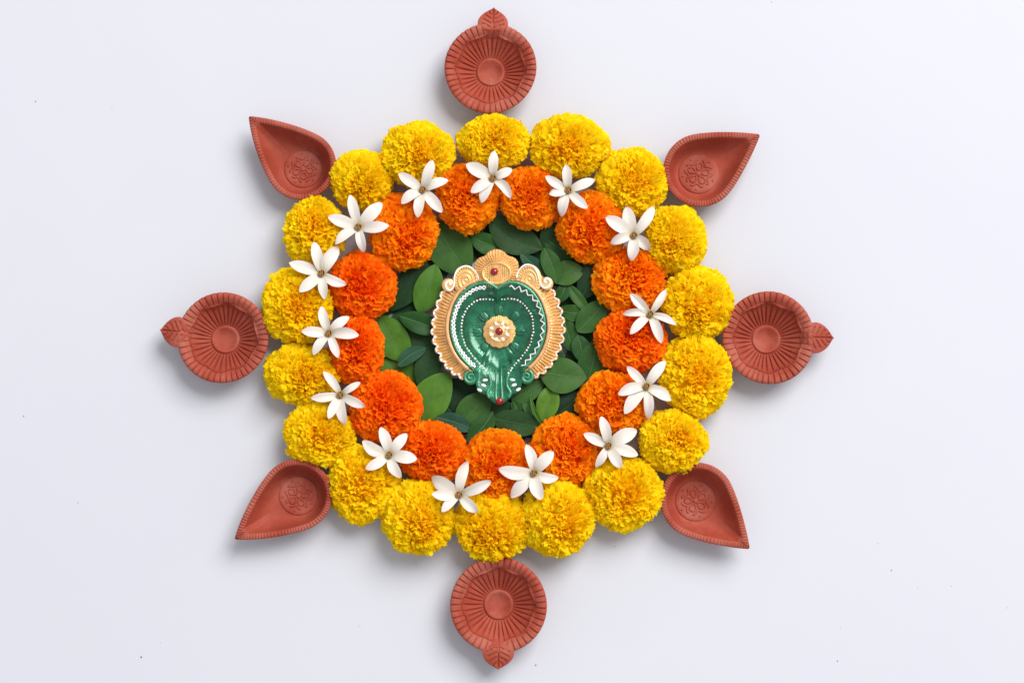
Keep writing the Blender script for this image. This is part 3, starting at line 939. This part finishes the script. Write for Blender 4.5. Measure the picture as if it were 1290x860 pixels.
# ------------------------------------------------------------------ painted lamp in the middle (units below: photo pixels, scaled by PXM)
def painted_lamp():
    Z0 = 0.0055
    c = at(627.5, 416, 0.022)
    root = empty('painted_lamp', (c.x, c.y, Z0), math.radians(0.8), 'green heart-shaped painted lamp with gold scalloped rim and red jewels on leaves', 'oil lamp')
    S = PXM
    N = 944
    th = angrid(N)
    def polar(ctrl, n=N, sm=3):
        """mirror-symmetric radius from (angle deg, r) for -90..90"""
        A = np.array(sorted(ctrl)); t = np.degrees(np.arctan2(np.sin(angrid(n)), np.abs(np.cos(angrid(n)))))
        rr = np.interp(t, A[:, 0], A[:, 1])
        for _ in range(sm): rr = (np.roll(rr, 1) + rr * 2 + np.roll(rr, -1)) / 4
        return rr
    G_CTRL = [(90, 54.5), (86, 58.5), (82, 61.5), (75, 65.5), (68, 67.2), (58, 68), (47.3, 67.4), (35, 65.5), (23, 63.2), (3.3, 61.3), (-12, 60), (-26.8, 59.4), (-42, 59), (-52, 59.5),
              (-60, 63), (-64, 69), (-67.5, 76), (-70, 81), (-73, 83.5), (-78.3, 83.7), (-84.3, 91.4), (-90, 96)]
    RG = polar(G_CTRL, N, 6)
    PROF = np.array([(0, 9.5), (.35, 9.5), (.52, 10.5), (.62, 12.5), (.70, 16.5), (.735, 19.5), (.77, 20.5), (.84, 23), (.90, 26), (.94, 28), (.965, 28.4), (.985, 27), (1.0, 23)])
    SPR = np.array([(0, 9.5), (.35, 9.8), (.47, 12), (.55, 17), (.62, 20), (.70, 21.5), (.85, 22.5), (.93, 23.5), (.965, 23.5), (.985, 22.5), (1.0, 19)])
    def wsp(t):
        d = np.abs(np.degrees(np.arctan2(np.sin(t + PI / 2), np.cos(t + PI / 2))))
        x = np.clip((34 - d) / 12, 0, 1)
        return x * x * (3 - 2 * x)
    def zg(f, t):
        w = wsp(t)
        return np.interp(f, PROF[:, 0], PROF[:, 1]) * (1 - w) + np.interp(f, SPR[:, 0], SPR[:, 1]) * w
    def zxy(x, y):
        t = math.atan2(y, x); r_ = math.hypot(x, y)
        R_ = np.interp(t % (2 * PI), np.append(th, 2 * PI), np.append(RG, RG[0]))
        return float(zg(min(1, r_ / R_), np.array(t)))
    # --- gold plate
    RP = polar([(90, 79), (75, 82), (60, 87), (43, 88), (35.6, 86.5), (14.5, 84), (0, 84), (-19, 81.5), (-36, 80), (-45, 78), (-55, 74.5), (-60, 66), (-66, 56), (-90, 50)], N, 8)
    tri = 2 * np.abs((th * 42 / (2 * PI)) % 1.0 - .5)
    scal = np.where(RP > 70, 4.6 * (np.sin(tri * PI / 2) ** .8 - .5), 0)
    RPs = RP + scal
    Rin = np.minimum(RG * .955, RP * .92)
    fl = np.cos(th * 118)
    rows = [ring_at(40, 0, th), ring_at(44, .8, th), ring_at(np.minimum(62, RP * .85), 9, th), ring_at(RPs * .975, 15.5 * np.clip((RP - 50) / 20, .2, 1), th), ring_at(RPs, 17.2 * np.clip((RP - 50) / 20, .2, 1), th)]
    for t in np.linspace(1, 0, 20):
        r_ = Rin * (1 - t) + RPs * t
        ridge = 5.2 * math.exp(-((t - .20) / .085) ** 2) + 1.4 * math.exp(-((t - .37) / .03) ** 2)
        z = 19.5 + 2.5 * (1 - t) + ridge
        if t > .36:
            z = z + 1.9 * fl * math.sin(PI * min(1, (t - .36) / .60)) ** .5 + (0.8 if .86 < t < .99 else 0) - (1.0 if t == 1 else 0)
        if t < .02: z = 13.0
        rows.append(ring_at(r_, z * np.clip((RP - 50) / 20, .25, 1), th))
    V, F = rings(rows, True, False)
    plate = mobj('gold_plate', V * S, F, M_GOLD, root)
    # copper coloured raised ring hugging the bowl
    for sgn in (1, -1):
        pth = []
        for dg in np.linspace(-52, 66, 60):
            k = int(round((math.radians(dg if sgn > 0 else 180 - dg) % (2 * PI)) / (2 * PI) * N)) % N
            r_ = Rin[k] * .80 + RPs[k] * .20 + 0.6 - scal[k] * .2
            pth.append((r_ * math.cos(th[k]), r_ * math.sin(th[k]), 25.6))
        MB().add(*tube(pth, 2.5, 8, .75)).build('ring_moulding', M_COPPER, plate, True, S)
        pth = []; rad = []
        for dg in np.linspace(-53, 38, 150):
            t = math.radians(dg if sgn > 0 else 180 - dg)
            k = int(round((t % (2 * PI)) / (2 * PI) * N)) % N
            pth.append(((RPs[k] - 2.0) * math.cos(th[k]), (RPs[k] - 2.0) * math.sin(th[k]), 19.9))
            rad.append((1.05 if sgn > 0 else 1.3) + .4 * math.sin(dg * 1.7) * math.sin(dg * .53))
        MB().add(*tube(pth, rad, 6, .9)).build('white_edging', M_WHITE, plate, True, S)
    # --- crown palmette
    cc = np.array([-1.0, 72.5])
    n2 = 352; t2 = angrid(n2)
    RC = polar([(90, 31.2), (82, 31), (70, 29.6), (60, 27.4), (53, 27.6), (40, 30.5), (28, 31), (18, 29.5), (0, 26.5), (-30, 23), (-60, 20), (-90, 18.5)], n2, 3)
    RE = 1 / np.sqrt((np.cos(t2) / 18) ** 2 + (np.sin(t2) / 13.5) ** 2)
    rows = []
    def crow(r_, z):
        q = ring_at(r_, z, t2); q[:, 0] += cc[0]; q[:, 1] += cc[1]; return q
    rows.append(crow(RC * .93, 12)); rows.append(crow(RC, 18)); rows.append(crow(RC * 1.0, 24.6))
    rib = np.cos(t2 * 44)
    for t in np.linspace(1, 0, 9):
        rows.append(crow(RE * 1.06 * (1 - t) + RC * .985 * t, 27 - 1.2 * t + 1.45 * rib * math.sin(PI * (.12 + .80 * t)) ** .5))
    rows.append(crow(RE * 1.03, 28.6)); rows.append(crow(RE * .96, 28.8)); rows.append(crow(RE * .89, 27.0))
    for t in np.linspace(.84, .06, 22):
        r_ = RE * t
        lat = np.sin(r_ * np.cos(t2) * 1.35 + r_ * np.sin(t2) * 1.35) * np.sin(r_ * np.cos(t2) * 1.35 - r_ * np.sin(t2) * 1.35)
        rows.append(crow(r_, 26.4 + 0.9 * lat + 1.0 * (1 - t)))
    V, F = rings(rows, True, True)
    crown = mobj('crown', V * S, F, M_GOLD, root)
    MB().add(*gem_mesh((-3.8, 74.5, 27.6), 5.0, 3.4, 12)).build('jewel', M_GEM, crown, True, S)
    # --- side scrolls
    lines = [[(24.2, 65.7), (26, 73.8), (32.4, 81.2), (40.5, 83.1), (47.5, 78.3), (51.6, 69), (54.5, 58.5), (59.1, 53.4), (64.9, 55.2), (66.7, 61.2), (62.6, 65.6), (59.6, 62.6), (61.4, 59.6)],
             [(-23.9, 65.1), (-26.2, 72.6), (-33.2, 80.2), (-41.3, 82.5), (-49.5, 78.4), (-54.1, 70.3), (-54.7, 60.7), (-57.6, 53.5), (-62.4, 52.3), (-66.0, 58.8), (-62.7, 63.0), (-59.5, 60.7), (-61, 58.6)]]
    for sg, ln in zip((1, -1), lines):
        mb = MB()
        m_ = 120; ta = angrid(m_)
        cx, cy = 40.0 * sg, 64.0
        rows = [np.stack([cx + 16 * np.cos(ta), cy + 19.5 * np.sin(ta), np.full(m_, 14.0)], 1),
                np.stack([cx + 16.2 * np.cos(ta), cy + 20.0 * np.sin(ta), np.full(m_, 22.5)], 1)]
        for t in np.linspace(.99, .06, 22):
            z = 25.2 + 1.0 * math.cos(t * 22) * (t < .86) + 1.6 * (1 - t)
            bead = 0.7 * np.cos(ta * 26) * (0.70 < t < .86)
            rows.append(np.stack([cx + 16.0 * t * np.cos(ta), cy + 19.8 * t * np.sin(ta), z + bead], 1))
        mb.add(*rings(rows, True, True))
        rows = []
        for q, z in ((8.2, 14), (8.8, 20), (8.6, 23), (7.6, 24.4), (4, 24.2)):
            rows.append(np.stack([62 * sg + q * np.cos(ta), 59.0 + q * np.sin(ta), np.full(m_, z)], 1))
        mb.add(*rings(rows, True, True))
        for q in mb.V:
            tt = np.arctan2(q[:, 1], q[:, 0]) % (2 * PI)
            inn = np.hypot(q[:, 0], q[:, 1]) < np.interp(tt, np.append(th, 2 * PI), np.append(RG, RG[0])) * .985
            q[inn, 2] = np.minimum(q[inn, 2], 15.0)
        sc = mb.build('scroll', M_GOLD, root, True, S)
        p = smooth_path(ln, 70)
        p3 = np.concatenate([p, np.full((70, 1), 26.0)], 1)
        p3[:, 2] -= np.clip((np.abs(p[:, 0]) - 50) / 10, 0, 1) * 1.4
        wv = 1.25 + .75 * np.linspace(0, 1, 70) + .25 * np.sin(np.arange(70) * .6)
        MB().add(*tube(p3, wv * .74, 8, .8)).build('white_line', M_WHITE, sc, True, S)
    # --- green bowl
    rows = [ring_at(38, .5, th), ring_at(np.minimum(RG * .80, 60), 10, th), ring_at(RG * .97, 18, th)]
    for f in (1.0, .985, .965, .94, .92, .90, .87, .84, .80, .77, .75, .735, .72, .70, .67, .65, .62, .58, .55, .52, .47, .42, .35, .25, .12):
        z = zg(f, th)
        if .76 < f < .95: z = z + 0.22 * np.cos(th * 150) * (1 - wsp(th))
        rows.append(ring_at(RG * f, z, th))
    V, F = rings(rows, True, True)
    bowl = mobj('green_bowl', V * S, F, M_GREEN, root)
    # lighter pearl rim of the heart
    pth = []
    for t in np.radians(np.concatenate([np.linspace(-54, 234, 160)])):
        k = int(round((t % (2 * PI)) / (2 * PI) * N)) % N
        pth.append((RG[k] * .962 * math.cos(th[k]), RG[k] * .962 * math.sin(th[k]), 27.7))
    MB().add(*tube(pth, 1.9, 8, .7)).build('heart_rim', M_GREENL, bowl, True, S)
    dots_r = [(5.5, 40.2), (15, 41.2), (25.3, 39.5), (35.5, 32), (43, 19), (45.7, 3.5), (42, -14.4), (33, -29.8), (20, -45), (12, -55)]
    zig_r = [(15, 55.5), (30.4, 51.5), (45.7, 39), (54.0, 21.4), (56.3, 3.5), (51.5, -17), (40.6, -34), (29, -46)]
    for sg in (1, -1):
        mb = MB()
        p = smooth_path([(x * sg - 0.8, y) for x, y in dots_r], 400)
        s = np.concatenate([[0], np.cumsum(np.linalg.norm(np.diff(p, axis=0), axis=1))])
        for k_, q in enumerate(np.arange(0, s[-1], 4.1)):
            x, y = np.interp(q, s, p[:, 0]), np.interp(q, s, p[:, 1])
            rr = RNG.uniform(1.0, 1.6); x += RNG.normal(0, .3); y += RNG.normal(0, .3)
            mb.add(*ball((x, y, zxy(x, y) + .3), rr, rr, rr, 0, 8, 5))
        tag(mb.build('white_bead_line', M_WHITE, bowl, True, S), kind='stuff')
        p = smooth_path([(x * sg, y) for x, y in zig_r], 500)
        s = np.concatenate([[0], np.cumsum(np.linalg.norm(np.diff(p, axis=0), axis=1))])
        tn = np.gradient(p, axis=0); tn /= np.linalg.norm(tn, axis=1, keepdims=True)
        nm = np.stack([-tn[:, 1], tn[:, 0]], 1)
        per = 9.6
        for rep in ((0,) if sg > 0 else (0, .5)):
            path = []; jz = RNG.uniform(.7, 1.25, 60)
            for q in np.arange(0, s[-1], .8):
                x, y = np.interp(q, s, p[:, 0]), np.interp(q, s, p[:, 1])
                nx, ny = np.interp(q, s, nm[:, 0]), np.interp(q, s, nm[:, 1])
                w = 2.3 * math.asin(math.sin(2 * PI * (q / per + rep))) / (PI / 2) * (1 if not rep else .8) * jz[int(q / per * 2) % 60]
                x += nx * w; y += ny * w
                path.append((x, y, zxy(x, y) + .35))
            MB().add(*tube(path, (.85 if sg > 0 else 1.0) + .22 * np.sin(np.arange(len(path)) * .37 + rep * 5) * np.sin(np.arange(len(path)) * .11), 6, .8)).build('white_zigzag', M_WHITE, bowl, True, S)
    # relief petals pressed in the floor
    for k_ in range(8):
        an = PI / 8 + k_ * PI / 4 + PI / 8
        if abs(an - 1.5 * PI) < .1: continue
        mb = MB()
        x, y = 1 + 28 * math.cos(an), -.5 + 28 * math.sin(an)
        mb.add(*ball((x, y, zxy(x, y) - .1), 8.2, 6.0, 1.1, an, 16, 8))
        for j in (-1, 0, 1):
            a3 = an + j * .13
            mb.add(*tube([(1 + r_ * math.cos(a3), -.5 + r_ * math.sin(a3), zxy(1 + r_ * math.cos(a3), r_ * math.sin(a3)) + 1.0 - abs(j) * .25) for r_ in (22, 25, 28, 31, 33.5)], .55, 5))
        mb.build('relief_petal', M_GREEN, bowl, True, S)
    # stippled throat of the spout
    mb = MB()
    for sg in (1, -1):
        for _ in range(70):
            x = sg * RNG.uniform(4, 16); y = RNG.uniform(-58, -40)
            if abs(x) > 20 - (-40 - y) * .35: continue
            mb.add(*ball((x, y, zxy(x, y)), .55, .55, .5, 0, 6, 4))
    tag(mb.build('stipple', M_GREENL, bowl, True, S), kind='stuff')
    # spout ridges
    for sg in (1, -1):
        pr = smooth_path([(sg * 3.6, -46), (sg * 3.4, -58), (sg * 3.2, -70), (sg * 4.0, -82), (sg * 2.5, -90)], 24)
        MB().add(*tube([(x, y, zxy(x, y) + .6) for x, y in pr], np.linspace(1.0, 2.1, 24), 8)).build('spout_ridge', M_GREENL, bowl, True, S)
        pr = smooth_path([(sg * 12.5, -55), (sg * 10.5, -62), (sg * 10.5, -70), (sg * 14.5, -78), (sg * 12, -85)], 24)
        MB().add(*tube([(x, y, zxy(x, y) + .5) for x, y in pr], 1.9, 8)).build('spout_edge', M_GREENL, bowl, True, S)
        # green spiral beside the spout
        cx, cy = 35.2 * sg, -58.5
        mb = MB()
        ta = angrid(48)
        mb.add(*rings([np.stack([cx + q * np.cos(ta), cy + q * np.sin(ta), np.full(48, z)], 1) for q, z in ((7.5, 8), (9.2, 16), (9.6, 20), (8.6, 22.4), (4, 21.8))], True, True))
        sp = []
        for u in np.linspace(0, 1, 60):
            an = (PI * .62 - u * 2 * PI * 1.6) if sg > 0 else (PI * .38 + u * 2 * PI * 1.6)
            q = 8.0 * (1 - u) ** .75 + .6
            sp.append((cx + q * math.cos(an), cy + q * math.sin(an), 22.6 + u * 1.0))
        mb.add(*tube(sp, np.linspace(2.1, 1.4, 60), 8))
        mb.build('spiral', M_GREENL, bowl, True, S)
        # three white drops
        for (x, y, an) in ((17.2, -62.3, -.1), (19.2, -69.0, .35), (24.4, -74.8, .5)):
            MB().add(*ball((sg * x, y, zxy(sg * x, y) + .8), 3.6, 2.0, 1.7, sg * an if sg > 0 else PI - an, 12, 7)).build('white_drop', M_WHITE, bowl, True, S)
    MB().add(*gem_mesh((.6, -89, zxy(.6, -89) + 1.2), 5.0, 3.4, 12)).build('jewel', M_GEM, bowl, True, S)
    # --- gold flower on the bowl floor
    n3 = 336; t3 = angrid(n3)
    fx, fy = 1.5, -.3
    RF = 19.6 + 1.6 * np.abs(np.sin(t3 * 7)) ** .7
    rows = []
    r3 = np.cos(t3 * 42)
    def frow(r_, z):
        q = ring_at(r_, z, t3); q[:, 0] += fx; q[:, 1] += fy; return q
    rows += [frow(RF * .97, 8.5), frow(RF, 11.5)]
    for t in np.linspace(1, .62, 7): rows.append(frow(RF * t * .99, 13.4 + (1 - t) * 5 + .55 * r3 * (t < .99)))
    for q, z in ((12.6, 15.8), (12, 14.6), (10, 14.8), (7.4, 15), (6.4, 16.4), (3, 16.8)): rows.append(frow(np.full(n3, q), z))
    V, F = rings(rows, True, True)
    fl_ = mobj('gold_flower', V * S, F, M_GOLD, root)
    for k_ in range(8):
        an = k_ * PI / 4 + PI / 8
        MB().add(*ball((fx + 10.8 * math.cos(an), fy + 10.8 * math.sin(an), 15.2), 2.9, 2.3, 1.9, an, 10, 6)).build('pearl', M_WHITE, fl_, True, S)
    MB().add(*gem_mesh((fx - .3, fy + .2, 17.0), 5.0, 3.4, 12)).build('jewel', M_GEM, fl_, True, S)
    return root


painted_lamp()

# ------------------------------------------------------------------ dust specks on the board
for (x, y, s) in ((178, 827, .0011), (45, 128, .0008), (30, 524, .0008), (141, 135, .0005), (98, 633, .0006), (1055, 832, .0008), (1123, 718, .0008), (1106, 684, .0005),
                  (1156, 740, .0005), (1199, 738, .0005), (1059, 790, .0005), (1269, 765, .0005), (675, 837, .0009), (775, 688, .0006), (972, 3, .0006), (202, 809, .0005), (453, 788, .0005)):
    p = at(x, y, 0)
    s *= .8
    V, F = ball((0, 0, s * .3), s * .75, s * .55, s * .4, x, 7, 5)
    o = mobj('dust_speck', V, F, M_DUST)
    o.location = (p.x, p.y, 0.0)
    tag(o, 'tiny dark speck of dust on the bare white board', 'speck', 'dust specks on the board')
